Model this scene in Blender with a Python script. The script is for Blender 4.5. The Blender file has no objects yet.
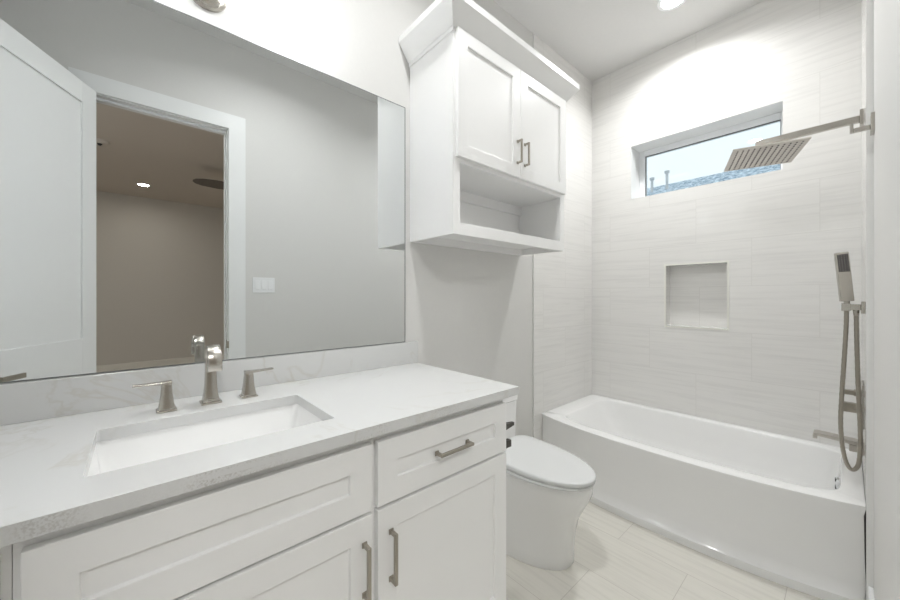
import bpy, bmesh, math, random
from mathutils import Vector, Matrix
random.seed(4)
S = bpy.context.scene
C = S.collection
PI = math.pi

# ------------------------------------------------------------------ camera
CAM_H = 1.245
YAW = 48.4275                       # angle from +X (towards the window wall)
cam_d = bpy.data.cameras.new('camera')
cam_d.sensor_width = 36.0
cam_d.lens = 353.0163 * 36.0 / 900.0
cam_d.shift_y = -3.17 / 900.0
cam_d.clip_start = 0.02
cam = bpy.data.objects.new('camera', cam_d)
C.objects.link(cam)
cam.location = (0, 0, CAM_H)
cam.rotation_euler = (PI / 2, 0, math.radians(YAW - 90))
S.camera = cam

# ------------------------------------------------------------------ world, exposure
w = bpy.data.worlds.new('sky')
S.world = w
w.use_nodes = True
nt = w.node_tree
nt.nodes.clear()
wo = nt.nodes.new('ShaderNodeOutputWorld')
bg = nt.nodes.new('ShaderNodeBackground')
tc = nt.nodes.new('ShaderNodeTexCoord')
no = nt.nodes.new('ShaderNodeTexNoise')
no.inputs['Scale'].default_value = 3.0
no.inputs['Detail'].default_value = 4.0
cr = nt.nodes.new('ShaderNodeValToRGB')
cr.color_ramp.elements[0].position = 0.35
cr.color_ramp.elements[0].color = (0.85, 0.895, 0.935, 1)
cr.color_ramp.elements[1].position = 0.65
cr.color_ramp.elements[1].color = (0.91, 0.94, 0.96, 1)
nt.links.new(tc.outputs['Generated'], no.inputs['Vector'])
nt.links.new(no.outputs['Fac'], cr.inputs['Fac'])
nt.links.new(cr.outputs['Color'], bg.inputs['Color'])
bg.inputs['Strength'].default_value = 1.0
nt.links.new(bg.outputs[0], wo.inputs[0])

S.view_settings.view_transform = 'Standard'
S.view_settings.look = 'None'
S.view_settings.gamma = 1.0
S.view_settings.use_curve_mapping = False
S.view_settings.exposure = 0.33
S.cycles.max_bounces = 14
S.cycles.diffuse_bounces = 8
S.cycles.glossy_bounces = 6
S.cycles.sample_clamp_indirect = 6.0
S.cycles.use_denoising = True

TUB_W, MID_W = 10.5, 8.8   # watts of the recessed ceiling lamps
SPREAD = 152
SHADE_E = 12.0                       # glow of the vanity light glass
BEDROOM_W = 3.0
FILL_W = 19.5  # watts of the added fill light beyond the doorway

# ------------------------------------------------------------------ materials
def mat(name, col, rough=0.5, metal=0.0, spec=0.5, emit=None, coat=0.0):
    m = bpy.data.materials.new(name)
    m.use_nodes = True
    b = m.node_tree.nodes['Principled BSDF']
    b.inputs['Base Color'].default_value = (*col, 1)
    b.inputs['Roughness'].default_value = rough
    b.inputs['Metallic'].default_value = metal
    b.inputs['Specular IOR Level'].default_value = spec
    b.inputs['Coat Weight'].default_value = coat
    if emit:
        b.inputs['Emission Color'].default_value = (*emit[0], 1)
        b.inputs['Emission Strength'].default_value = emit[1]
    return m

def N(m, t, **kw):
    n = m.node_tree.nodes.new(t)
    for k, v in kw.items():
        n.inputs[k].default_value = v
    return n

def lk(m, a, b):
    m.node_tree.links.new(a, b)

def bsdf(m):
    return m.node_tree.nodes['Principled BSDF']

def noise_tint(m, scale, amount, stretch=(1, 1, 1), bump=0.0):
    """gentle procedural variation of a plain surface"""
    b = bsdf(m)
    base = list(b.inputs['Base Color'].default_value)
    t = N(m, 'ShaderNodeTexCoord')
    mp = N(m, 'ShaderNodeMapping')
    mp.inputs['Scale'].default_value = stretch
    n = N(m, 'ShaderNodeTexNoise', Scale=scale, Detail=4.0)
    r = N(m, 'ShaderNodeMix')
    r.data_type = 'RGBA'
    r.inputs['A'].default_value = [c * (1 - amount) for c in base[:3]] + [1]
    r.inputs['B'].default_value = [min(1, c * (1 + amount)) for c in base[:3]] + [1]
    lk(m, t.outputs['Object'], mp.inputs['Vector'])
    lk(m, mp.outputs['Vector'], n.inputs['Vector'])
    lk(m, n.outputs['Fac'], r.inputs['Factor'])
    lk(m, r.outputs['Result'], b.inputs['Base Color'])
    if bump:
        bp = N(m, 'ShaderNodeBump', Strength=bump, Distance=0.002)
        lk(m, n.outputs['Fac'], bp.inputs['Height'])
        lk(m, bp.outputs['Normal'], b.inputs['Normal'])
    return m

def tile_mat(name, col, ua, va, u0, v0, tw, th, grout, rough=0.12, vein=0.034, offset=0.5):
    """white stone-look tiles in running bond; ua/va pick the axes along and across the tile"""
    m = mat(name, col, rough, spec=0.5)
    b = bsdf(m)
    t = N(m, 'ShaderNodeTexCoord')
    sp = N(m, 'ShaderNodeSeparateXYZ')
    lk(m, t.outputs['Object'], sp.inputs[0])
    def off(axis, o):
        a = N(m, 'ShaderNodeMath'); a.operation = 'SUBTRACT'
        a.inputs[1].default_value = o
        lk(m, sp.outputs[axis], a.inputs[0])
        return a
    au, av = off(ua, u0), off(va, v0)
    cb = N(m, 'ShaderNodeCombineXYZ')
    lk(m, au.outputs[0], cb.inputs[0]); lk(m, av.outputs[0], cb.inputs[1])
    br = N(m, 'ShaderNodeTexBrick')
    br.offset = offset; br.offset_frequency = 2; br.squash = 1.0
    br.inputs['Scale'].default_value = 1.0
    br.inputs['Mortar Size'].default_value = 0.0012
    br.inputs['Mortar Smooth'].default_value = 0.2
    br.inputs['Bias'].default_value = 0.0
    br.inputs['Brick Width'].default_value = tw
    br.inputs['Row Height'].default_value = th
    br.inputs['Color1'].default_value = (0, 0, 0, 1)
    br.inputs['Color2'].default_value = (1, 1, 1, 1)
    br.inputs['Mortar'].default_value = (0.5, 0.5, 0.5, 1)
    lk(m, cb.outputs[0], br.inputs['Vector'])
    # streaks along the tile, shifted from tile to tile
    sc = N(m, 'ShaderNodeVectorMath'); sc.operation = 'MULTIPLY'
    sc.inputs[1].default_value = (2.2, 46.0, 1.0)
    lk(m, cb.outputs[0], sc.inputs[0])
    sh = N(m, 'ShaderNodeVectorMath'); sh.operation = 'MULTIPLY'
    sh.inputs[1].default_value = (7.0, 13.0, 5.0)
    lk(m, br.outputs['Color'], sh.inputs[0])
    ad = N(m, 'ShaderNodeVectorMath'); ad.operation = 'ADD'
    lk(m, sc.outputs[0], ad.inputs[0]); lk(m, sh.outputs[0], ad.inputs[1])
    n1 = N(m, 'ShaderNodeTexNoise', Scale=1.0, Detail=5.0, Roughness=0.6, Distortion=0.35)
    lk(m, ad.outputs[0], n1.inputs['Vector'])
    rp = N(m, 'ShaderNodeValToRGB')
    rp.color_ramp.elements[0].position = 0.30
    rp.color_ramp.elements[0].color = (*[c * (1 - vein * 2.2) for c in col], 1)
    rp.color_ramp.elements[1].position = 0.52
    rp.color_ramp.elements[1].color = (*col, 1)
    e = rp.color_ramp.elements.new(0.75)
    e.color = (*[min(1, c * (1 + vein * 0.6)) for c in col], 1)
    lk(m, n1.outputs['Fac'], rp.inputs['Fac'])
    mx = N(m, 'ShaderNodeMix'); mx.data_type = 'RGBA'
    lk(m, br.outputs['Fac'], mx.inputs['Factor'])
    lk(m, rp.outputs['Color'], mx.inputs['A'])
    mx.inputs['B'].default_value = (*grout, 1)
    lk(m, mx.outputs['Result'], b.inputs['Base Color'])
    bp = N(m, 'ShaderNodeBump', Strength=0.25, Distance=0.001)
    bp.invert = True
    lk(m, br.outputs['Fac'], bp.inputs['Height'])
    lk(m, bp.outputs['Normal'], b.inputs['Normal'])
    return m

def quartz_mat():
    col = (0.655, 0.66, 0.655)
    m = mat('white_quartz', col, 0.16, spec=0.5)
    b = bsdf(m)
    t = N(m, 'ShaderNodeTexCoord')
    mp = N(m, 'ShaderNodeMapping')
    mp.inputs['Rotation'].default_value = (0.3, 0.2, 0.5)
    lk(m, t.outputs['Object'], mp.inputs['Vector'])
    # thin wandering veins = thin band of a noise
    n1 = N(m, 'ShaderNodeTexNoise', Scale=2.3, Detail=6.0, Roughness=0.55, Distortion=0.8)
    lk(m, mp.outputs['Vector'], n1.inputs['Vector'])
    r1 = N(m, 'ShaderNodeValToRGB')
    cr = r1.color_ramp
    cr.elements[0].position = 0.485; cr.elements[0].color = (0, 0, 0, 1)
    cr.elements[1].position = 0.515; cr.elements[1].color = (0, 0, 0, 1)
    e = cr.elements.new(0.5); e.color = (1, 1, 1, 1)
    lk(m, n1.outputs['Fac'], r1.inputs['Fac'])
    n2 = N(m, 'ShaderNodeTexNoise', Scale=3.0, Detail=2.0)
    lk(m, t.outputs['Object'], n2.inputs['Vector'])
    r2 = N(m, 'ShaderNodeValToRGB')
    r2.color_ramp.elements[0].position = 0.42
    r2.color_ramp.elements[1].position = 0.66
    lk(m, n2.outputs['Fac'], r2.inputs['Fac'])
    mu = N(m, 'ShaderNodeMath'); mu.operation = 'MULTIPLY'
    lk(m, r1.outputs['Color'], mu.inputs[0]); lk(m, r2.outputs['Color'], mu.inputs[1])
    mu2 = N(m, 'ShaderNodeMath'); mu2.operation = 'MULTIPLY'; mu2.inputs[1].default_value = 0.42
    lk(m, mu.outputs[0], mu2.inputs[0])
    # brown specks gathered in streaks (show on the cut front edge)
    mp3 = N(m, 'ShaderNodeMapping'); mp3.inputs['Scale'].default_value = (2.2, 14, 60)
    mp3.inputs['Rotation'].default_value = (0, 0.10, 0)
    lk(m, t.outputs['Object'], mp3.inputs['Vector'])
    n3 = N(m, 'ShaderNodeTexNoise', Scale=1.0, Detail=3.0)
    lk(m, mp3.outputs['Vector'], n3.inputs['Vector'])
    r3 = N(m, 'ShaderNodeValToRGB')
    r3.color_ramp.elements[0].position = 0.38; r3.color_ramp.elements[1].position = 0.56
    lk(m, n3.outputs['Fac'], r3.inputs['Fac'])
    n4 = N(m, 'ShaderNodeTexNoise', Scale=260.0, Detail=3.0)
    lk(m, t.outputs['Object'], n4.inputs['Vector'])
    r4 = N(m, 'ShaderNodeValToRGB')
    r4.color_ramp.elements[0].position = 0.45; r4.color_ramp.elements[1].position = 0.62
    lk(m, n4.outputs['Fac'], r4.inputs['Fac'])
    sx = N(m, 'ShaderNodeSeparateXYZ'); lk(m, t.outputs['Object'], sx.inputs[0])
    mr = N(m, 'ShaderNodeMapRange'); mr.inputs['From Min'].default_value = -0.6; mr.inputs['From Max'].default_value = 1.1
    lk(m, sx.outputs[0], mr.inputs['Value'])
    rx = N(m, 'ShaderNodeValToRGB'); cx = rx.color_ramp
    cx.elements[0].position = 0.0; cx.elements[0].color = (0, 0, 0, 1)
    cx.elements[1].position = 1.0; cx.elements[1].color = (0, 0, 0, 1)
    for x_, c_ in ((-.145, 0), (-.125, .5), (-.09, .5), (-.05, 0), (.06, .1), (.10, .9), (.24, .9), (.27, .1), (.37, .5), (.48, .5), (.52, 0), (.72, .3), (.80, 0)):
        e = cx.elements.new((x_ + .6) / 1.7); e.color = (c_, c_, c_, 1)
    lk(m, mr.outputs[0], rx.inputs['Fac'])
    m7 = N(m, 'ShaderNodeMath'); m7.operation = 'MULTIPLY'
    lk(m, r3.outputs['Color'], m7.inputs[0]); lk(m, rx.outputs['Color'], m7.inputs[1])
    m4 = N(m, 'ShaderNodeMath'); m4.operation = 'MULTIPLY'
    lk(m, m7.outputs[0], m4.inputs[0]); lk(m, r4.outputs['Color'], m4.inputs[1])
    # the speckled layer is only in the lower body of the slab
    g = N(m, 'ShaderNodeSeparateXYZ'); lk(m, t.outputs['Object'], g.inputs[0])
    lt = N(m, 'ShaderNodeMath'); lt.operation = 'LESS_THAN'; lt.inputs[1].default_value = 0.9105
    lk(m, g.outputs[2], lt.inputs[0])
    ly = N(m, 'ShaderNodeMath'); ly.operation = 'LESS_THAN'; ly.inputs[1].default_value = 0.83
    lk(m, g.outputs[1], ly.inputs[0])
    m8 = N(m, 'ShaderNodeMath'); m8.operation = 'MULTIPLY'
    lk(m, lt.outputs[0], m8.inputs[0]); lk(m, ly.outputs[0], m8.inputs[1])
    m5 = N(m, 'ShaderNodeMath'); m5.operation = 'MULTIPLY'
    lk(m, m4.outputs[0], m5.inputs[0]); lk(m, m8.outputs[0], m5.inputs[1])
    mx1 = N(m, 'ShaderNodeMix'); mx1.data_type = 'RGBA'
    mx1.inputs['A'].default_value = (*col, 1); mx1.inputs['B'].default_value = (0.52, 0.49, 0.43, 1)
    lk(m, mu2.outputs[0], mx1.inputs['Factor'])
    mx2 = N(m, 'ShaderNodeMix'); mx2.data_type = 'RGBA'
    lk(m, mx1.outputs['Result'], mx2.inputs['A']); mx2.inputs['B'].default_value = (0.24, 0.21, 0.17, 1)
    m6 = N(m, 'ShaderNodeMath'); m6.operation = 'MULTIPLY'; m6.inputs[1].default_value = 0.65
    lk(m, m5.outputs[0], m6.inputs[0])
    lk(m, m6.outputs[0], mx2.inputs['Factor'])
    lk(m, mx2.outputs['Result'], b.inputs['Base Color'])
    return m

M = {}
M['paint'] = noise_tint(mat('wall_paint', (0.69, 0.685, 0.67), 0.55), 60, 0.015, bump=0.03)
M['ceil'] = noise_tint(mat('ceiling_paint', (0.72, 0.715, 0.705), 0.7), 60, 0.015)
M['bed_paint'] = noise_tint(mat('bedroom_paint', (0.62, 0.585, 0.53), 0.6), 40, 0.02)
M['bed_ceil'] = noise_tint(mat('bedroom_ceiling_paint', (0.64, 0.58, 0.52), 0.7), 40, 0.02)
M['bed_trim'] = mat('bedroom_trim_paint', (0.80, 0.77, 0.70), 0.4)
M['carpet'] = noise_tint(mat('bedroom_carpet', (0.58, 0.52, 0.44), 0.95), 300, 0.15)
M['trim'] = noise_tint(mat('trim_paint', (0.82, 0.83, 0.83), 0.35), 20, 0.01)
M['cab'] = noise_tint(mat('cabinet_paint', (0.86, 0.86, 0.855), 0.32), 15, 0.01)
M['cabin'] = mat('cabinet_inside', (0.76, 0.76, 0.75), 0.45)
M['quartz'] = quartz_mat()
M['quartz_b'] = quartz_mat()
M['porcelain'] = noise_tint(mat('porcelain', (0.89, 0.89, 0.885), 0.08), 10, 0.005)
M['lid'] = noise_tint(mat('seat_plastic', (0.72, 0.73, 0.73), 0.16), 10, 0.005)
M['acrylic'] = noise_tint(mat('tub_acrylic', (0.87, 0.87, 0.865), 0.10), 10, 0.005)
M['nickel'] = noise_tint(mat('brushed_nickel', (0.52, 0.495, 0.45), 0.24, 1.0), 90, 0.06, (1, 1, 12))
M['nickel_d'] = noise_tint(mat('dark_brushed_nickel', (0.40, 0.37, 0.32), 0.32, 1.0), 90, 0.06, (1, 1, 12))
M['bronze'] = noise_tint(mat('dark_metal', (0.10, 0.095, 0.085), 0.4, 0.8), 90, 0.05)
M['steel'] = noise_tint(mat('satin_steel', (0.58, 0.55, 0.51), 0.30, 1.0), 90, 0.05, (12, 1, 1))
M['chrome'] = noise_tint(mat('chrome', (0.75, 0.76, 0.78), 0.06, 1.0), 30, 0.01)
M['rubber'] = mat('grey_rubber', (0.09, 0.085, 0.085), 0.6)
M['dark'] = mat('dark_gap', (0.05, 0.05, 0.05), 0.7)
M['mirror'] = mat('silvered_glass', (0.79, 0.81, 0.81), 0.0, 1.0)
M['mirror_edge'] = mat('mirror_edge', (0.16, 0.17, 0.17), 0.3)
M['plastic'] = mat('white_plastic', (0.86, 0.87, 0.88), 0.3)
M['vinyl'] = mat('window_vinyl', (0.84, 0.86, 0.88), 0.35)
M['fan'] = noise_tint(mat('fan_blade_wood', (0.16, 0.14, 0.12), 0.5), 40, 0.1, (1, 12, 1))
M['shade'] = mat('frosted_glass', (0.9, 0.9, 0.9), 0.4, emit=((0.95, 0.98, 1.0), SHADE_E))
M['led'] = mat('lamp_lens', (0.9, 0.9, 0.9), 0.4, emit=((1.0, 0.98, 0.95), 22.0))
M['tile_win'] = tile_mat('tile_window_wall', (0.79, 0.782, 0.765), 1, 2, 0.107, 2.536 - 12 * 0.3050, 0.60, 0.3050, (0.69, 0.68, 0.66))
M['tile_side'] = tile_mat('tile_side_wall', (0.79, 0.782, 0.765), 0, 2, 2.20, 2.536 - 12 * 0.3050, 0.60, 0.3050, (0.69, 0.68, 0.66))
M['tile_floor'] = tile_mat('floor_tile', (0.71, 0.69, 0.635), 1, 0, 0.478, 1.85 - 20 * 0.305, 0.61, 0.305, (0.52, 0.49, 0.45), 0.22, 0.045)
M['schluter'] = mat('tile_edge_trim', (0.80, 0.80, 0.79), 0.3)
M['grout_edge'] = mat('niche_edge', (0.78, 0.78, 0.73), 0.3)
# window glass: thin pane that lets the view through and mirrors a little
g = bpy.data.materials.new('window_glass'); g.use_nodes = True
gn = g.node_tree; gn.nodes.clear()
go = gn.nodes.new('ShaderNodeOutputMaterial'); gm = gn.nodes.new('ShaderNodeMixShader')
gt = gn.nodes.new('ShaderNodeBsdfTransparent'); gg = gn.nodes.new('ShaderNodeBsdfGlossy')
gt.inputs[0].default_value = (0.93, 0.97, 0.98, 1); gg.inputs['Roughness'].default_value = 0.01
gf = gn.nodes.new('ShaderNodeFresnel'); gf.inputs['IOR'].default_value = 1.5
gn.links.new(gf.outputs[0], gm.inputs[0]); gn.links.new(gt.outputs[0], gm.inputs[1])
gn.links.new(gg.outputs[0], gm.inputs[2]); gn.links.new(gm.outputs[0], go.inputs[0])
M['glass'] = g
# shingles
sm = mat('roof_shingle', (0.20, 0.27, 0.33), 0.85)
b_ = bsdf(sm); t_ = N(sm, 'ShaderNodeTexCoord')
n_ = N(sm, 'ShaderNodeTexNoise', Scale=13.0, Detail=5.0, Roughness=0.8)
r_ = N(sm, 'ShaderNodeValToRGB')
r_.color_ramp.elements[0].position = 0.42; r_.color_ramp.elements[0].color = (0.16, 0.25, 0.34, 1)
r_.color_ramp.elements[1].position = 0.60; r_.color_ramp.elements[1].color = (0.75, 0.85, 0.92, 1)
lk(sm, t_.outputs['Object'], n_.inputs['Vector']); lk(sm, n_.outputs['Fac'], r_.inputs['Fac'])
lk(sm, r_.outputs['Color'], b_.inputs['Base Color'])
M['shingle'] = sm
M['siding'] = noise_tint(mat('neighbour_siding', (0.55, 0.57, 0.58), 0.8), 5, 0.05, (1, 1, 20))

# ------------------------------------------------------------------ mesh helpers
def box(bm, x0, x1, y0, y1, z0, z1, mi=0, mx=None):
    vs = [bm.verts.new((x, y, z)) for x in (x0, x1) for y in (y0, y1) for z in (z0, z1)]
    if mx is not None:
        for v in vs: v.co = mx @ v.co
    fs = [(0, 1, 3, 2), (4, 6, 7, 5), (0, 4, 5, 1), (2, 3, 7, 6), (0, 2, 6, 4), (1, 5, 7, 3)]
    out = []
    for f in fs:
        q = bm.faces.new([vs[i] for i in f]); q.material_index = mi; out.append(q)
    return out

def quad(bm, pts, mi=0):
    f = bm.faces.new([bm.verts.new(p) for p in pts]); f.material_index = mi
    return f

def loft(bm, rings, cap0=True, cap1=True, mi=0, closed=True):
    vr = [[bm.verts.new(p) for p in r] for r in rings]
    n = len(vr[0])
    for a, b in zip(vr[:-1], vr[1:]):
        for i in range(n if closed else n - 1):
            j = (i + 1) % n
            f = bm.faces.new((a[i], a[j], b[j], b[i])); f.material_index = mi
    if cap0: bm.faces.new(list(reversed(vr[0]))).material_index = mi
    if cap1: bm.faces.new(vr[-1]).material_index = mi
    return vr

def circ(c, r, ax='z', n=32, ry=None):
    ry = ry or r
    o = []
    for i in range(n):
        a = 2 * PI * i / n
        u, v = r * math.cos(a), ry * math.sin(a)
        o.append({'z': (c[0] + u, c[1] + v, c[2]), 'y': (c[0] + u, c[1], c[2] - v), 'x': (c[0], c[1] + u, c[2] + v)}[ax])
    return o

def cyl(bm, p, q, r, r2=None, n=24, mi=0):
    p, q = Vector(p), Vector(q)
    d = (q - p).normalized()
    up = Vector((0, 0, 1)) if abs(d.z) < 0.9 else Vector((1, 0, 0))
    a = d.cross(up).normalized(); b = d.cross(a)
    R = []
    for c, rr in ((p, r), (q, r if r2 is None else r2)):
        R.append([c + (a * math.cos(2 * PI * i / n) + b * math.sin(2 * PI * i / n)) * rr for i in range(n)])
    loft(bm, R, mi=mi)

def catmull(pts, k=8):
    P = [Vector(p) for p in pts]
    P = [P[0] * 2 - P[1]] + P + [P[-1] * 2 - P[-2]]
    out = []
    for i in range(1, len(P) - 2):
        for j in range(k):
            t = j / k
            a, b, c, d = P[i - 1:i + 3]
            out.append(0.5 * ((2 * b) + (c - a) * t + (2 * a - 5 * b + 4 * c - d) * t * t + (3 * b - a - 3 * c + d) * t ** 3))
    out.append(P[-2])
    return out

def tube(bm, pts, r, n=14, smooth=8, ridges=False):
    P = catmull(pts, smooth) if smooth else [Vector(p) for p in pts]
    rings = []
    prev = None
    for i, p in enumerate(P):
        d = (P[min(i + 1, len(P) - 1)] - P[max(i - 1, 0)]).normalized()
        if prev is None:
            up = Vector((1, 0, 0)) if abs(d.x) < 0.9 else Vector((0, 1, 0))
            a = (up - d * up.dot(d)).normalized()
        else:
            a = (prev - d * prev.dot(d)).normalized()
        prev = a
        b = d.cross(a)
        rr = r * (1.0 + (0.09 if (ridges and i % 2) else 0.0))
        rings.append([p + (a * math.cos(2 * PI * k / n) + b * math.sin(2 * PI * k / n)) * rr for k in range(n)])
    loft(bm, rings)

ORG = {}
def thing(name, label, cat, loc, group=None, kind=None):
    o = bpy.data.objects.new(name, None)
    o.empty_display_size = 0.05
    C.objects.link(o); o.location = loc
    ORG[o] = Vector(loc)
    tag(o, label, cat, group, kind)
    return o

def tag(o, label=None, cat=None, group=None, kind=None):
    if label: o['label'] = label
    if cat: o['category'] = cat
    if group: o['group'] = group
    if kind: o['kind'] = kind
    return o

def obj(name, bm, m, parent=None, bevel=0.0, smooth=False, seg=2, sub=0, label=None, recalc=True):
    if recalc: bmesh.ops.recalc_face_normals(bm, faces=bm.faces[:])
    org = ORG[parent] if parent is not None else Vector((0, 0, 0))
    if parent is not None:
        bmesh.ops.translate(bm, verts=bm.verts[:], vec=-org)
    me = bpy.data.meshes.new(name)
    bm.to_mesh(me); bm.free()
    for mm in (m if isinstance(m, (list, tuple)) else [m]):
        me.materials.append(mm)
    o = bpy.data.objects.new(name, me)
    C.objects.link(o)
    if parent is not None: o.parent = parent
    ORG[o] = org
    if smooth:
        for p in me.polygons: p.use_smooth = True
    if bevel:
        b = o.modifiers.new('bevel', 'BEVEL'); b.width = bevel; b.segments = seg
        b.limit_method = 'ANGLE'; b.angle_limit = math.radians(40)
    if sub:
        s = o.modifiers.new('sub', 'SUBSURF'); s.levels = sub; s.render_levels = sub
    if smooth and not sub:
        e = o.modifiers.new('split', 'EDGE_SPLIT'); e.split_angle = math.radians(42)
    if label: o['label'] = label
    return o

def struct(name, bm, m, **kw):
    o = obj(name, bm, m, **kw)
    o['kind'] = 'structure'
    return o

B = bmesh.new

# ------------------------------------------------------------------ dimensions
WY = 1.47        # mirror wall
WX = 2.931       # window wall
FY = -0.065      # doorway wall (paint), tiled part stands at TY
TY = -0.048
LX = -0.64       # left wall
CZ = 3.095       # ceiling
TX = 2.084       # where the tile starts on the mirror wall
TX2 = 2.10       # ... on the doorway wall
OUT = 3.17

# ------------------------------------------------------------------ room shell
bm = B(); box(bm, LX - .12, OUT, FY - .14, WY + .14, -0.12, 0.0)
struct('floor', bm, M['tile_floor'])
bm = B(); box(bm, LX - .12, OUT, FY - .12, WY + .14, CZ, CZ + .12)
struct('ceiling', bm, M['ceil'])

bm = B()
box(bm, LX - .12, OUT, WY, WY + .14, 0, CZ)
box(bm, TX, WX, WY - 0.007, WY, 0, CZ, mi=1)
box(bm, TX - 0.004, TX, WY - 0.009, WY, 0, CZ, mi=2)
struct('wall_back', bm, [M['paint'], M['tile_side'], M['schluter']])

# doorway wall with the door opening
DX0, DX1, DZ = -0.195, 0.497, 2.466
bm = B()
box(bm, LX - .12, DX0, FY - .12, FY, 0, CZ)
box(bm, DX1, OUT, FY - .12, FY, 0, CZ)
box(bm, DX0, DX1, FY - .12, FY, DZ, CZ)
box(bm, TX2, WX, FY, TY, 0, CZ, mi=1)
box(bm, TX2 - 0.003, TX2, FY, TY + 0.0015, 0, CZ, mi=2)
struct('wall_front', bm, [M['paint'], M['tile_side'], M['schluter']])

bm = B(); box(bm, LX - .12, LX, FY, WY, 0, CZ)
struct('wall_left', bm, M['paint'])

# window wall with window opening and soap niche
WIN = (0.263, 1.142, 2.019, 2.434)
NI = (0.533, 0.894, 1.033, 1.474)
def wall_x(bm, x, xb, y0, y1, z0, z1, holes):
    ys = sorted({y0, y1, *[h[0] for h in holes], *[h[1] for h in holes]})
    zs = sorted({z0, z1, *[h[2] for h in holes], *[h[3] for h in holes]})
    for a, b in zip(ys[:-1], ys[1:]):
        for c, d in zip(zs[:-1], zs[1:]):
            my, mz = (a + b) / 2, (c + d) / 2
            inh = [h for h in holes if h[0] < my < h[1] and h[2] < mz < h[3]]
            if not inh:
                quad(bm, [(x, a, c), (x, b, c), (x, b, d), (x, a, d)])
            if not inh or inh[0][4] < xb:
                quad(bm, [(xb, a, c), (xb, a, d), (xb, b, d), (xb, b, c)], 1)
    for h in holes:
        a, b, c, d, e, mi = h
        quad(bm, [(x, a, c), (x, a, d), (e, a, d), (e, a, c)], mi)
        quad(bm, [(x, b, c), (e, b, c), (e, b, d), (x, b, d)], mi)
        quad(bm, [(x, a, c), (e, a, c), (e, b, c), (x, b, c)], mi)
        quad(bm, [(x, a, d), (x, b, d), (e, b, d), (e, a, d)], mi)
        if e < xb:
            quad(bm, [(e, a, c), (e, b, c), (e, b, d), (e, a, d)], 0)
bm = B()
wall_x(bm, WX, OUT, FY, WY, 0, CZ, [(*WIN, OUT, 2), (*NI, WX + 0.09, 0)])
for (a, b, c, d) in ((NI[0] - .012, NI[0], NI[2] - .012, NI[3] + .012), (NI[1], NI[1] + .012, NI[2] - .012, NI[3] + .012),
                     (NI[0], NI[1], NI[2] - .012, NI[2]), (NI[0], NI[1], NI[3], NI[3] + .012)):
    box(bm, WX - 0.003, WX + 0.006, a, b, c, d, mi=3)
struct('wall_right', bm, [M['tile_win'], M['siding'], M['trim'], M['grout_edge']], recalc=False)

# window: vinyl frame and pane
wn = thing('window_1', None, None, (3.10, (WIN[0] + WIN[1]) / 2, WIN[2]), kind='structure')
bm = B()
fx0, fx1, fw, fr_ = 3.095, 3.15, 0.044, 0.024
box(bm, fx0, fx1, WIN[0], WIN[0] + fr_, WIN[2], WIN[3])
box(bm, fx0, fx1, WIN[1] - fw, WIN[1], WIN[2], WIN[3])
box(bm, fx0, fx1, WIN[0] + fr_, WIN[1] - fw, WIN[2], WIN[2] + fw)
box(bm, fx0, fx1, WIN[0] + fr_, WIN[1] - fw, WIN[3] - fw, WIN[3])
obj('window_frame', bm, M['vinyl'], wn, bevel=0.004)
bm = B()
gx = 3.112
for a, b, c, d in ((WIN[0] + fr_ - .001, WIN[0] + fr_ + .003, WIN[2] + fw, WIN[3] - fw), (WIN[1] - fw - .003, WIN[1] - fw + .001, WIN[2] + fw, WIN[3] - fw),
                   (WIN[0] + fr_, WIN[1] - fw, WIN[3] - fw - .004, WIN[3] - fw + .001), (WIN[0] + fr_, WIN[1] - fw, WIN[2] + fw - .001, WIN[2] + fw + .003)):
    box(bm, gx - .004, gx + .006, a, b, c, d)
obj('window_gasket', bm, M['rubber'], wn)
bm = B(); box(bm, gx, gx + 0.004, WIN[0] + fr_, WIN[1] - fw, WIN[2] + fw, WIN[3] - fw)
obj('window_pane', bm, M['glass'], wn)

# baseboards
def baseboard(name, x0, x1, y0, y1):
    bm = B(); box(bm, x0, x1, y0, y1, 0, 0.14)
    return struct(name, bm, M['trim'], bevel=0.004)
baseboard('baseboard_right', 0.61, TX2 - .004, FY, FY + 0.014)
baseboard('baseboard_back', 1.075, TX - .006, WY - 0.014, WY)
baseboard('baseboard_left', LX, LX + .014, FY + .02, 0.80)

# door casing and jambs
def casing(name, y0, y1):
    bm = B()
    box(bm, DX0 - .100, DX0 - .006, y0, y1, 0, DZ + .104)
    box(bm, DX1 - .0, DX1 + .108, y0, y1, 0, DZ + .104)
    box(bm, DX0 - .006, DX1, y0, y1, DZ, DZ + .104)
    return struct(name, bm, M['trim'])
casing('trim_1', FY, FY + 0.018)
casing('trim_2', FY - .138, FY - .12)
bm = B()
box(bm, DX0 - .006, DX0, FY - .12, FY, 0, DZ)
box(bm, DX1 - .006, DX1, FY - .12, FY, 0, DZ)
box(bm, DX0, DX1 - .006, FY - .12, FY, DZ - .006, DZ)
box(bm, DX1 - .014, DX1 - .006, FY - .085, FY - .045, 0, DZ - .006)       # door stop
box(bm, DX0, DX1 - .014, FY - .085, FY - .045, DZ - .02, DZ - .006)
box(bm, DX1 - .0075, DX1 - .006, FY - .035, FY - .010, 0.87, 0.93, mi=1)  # strike plate
box(bm, DX1 - .012, DX1 + .002, FY + .0175, FY + .0195, 0.875, 0.925, mi=1)
struct('trim_3', bm, [M['trim'], M['nickel_d']])

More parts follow.
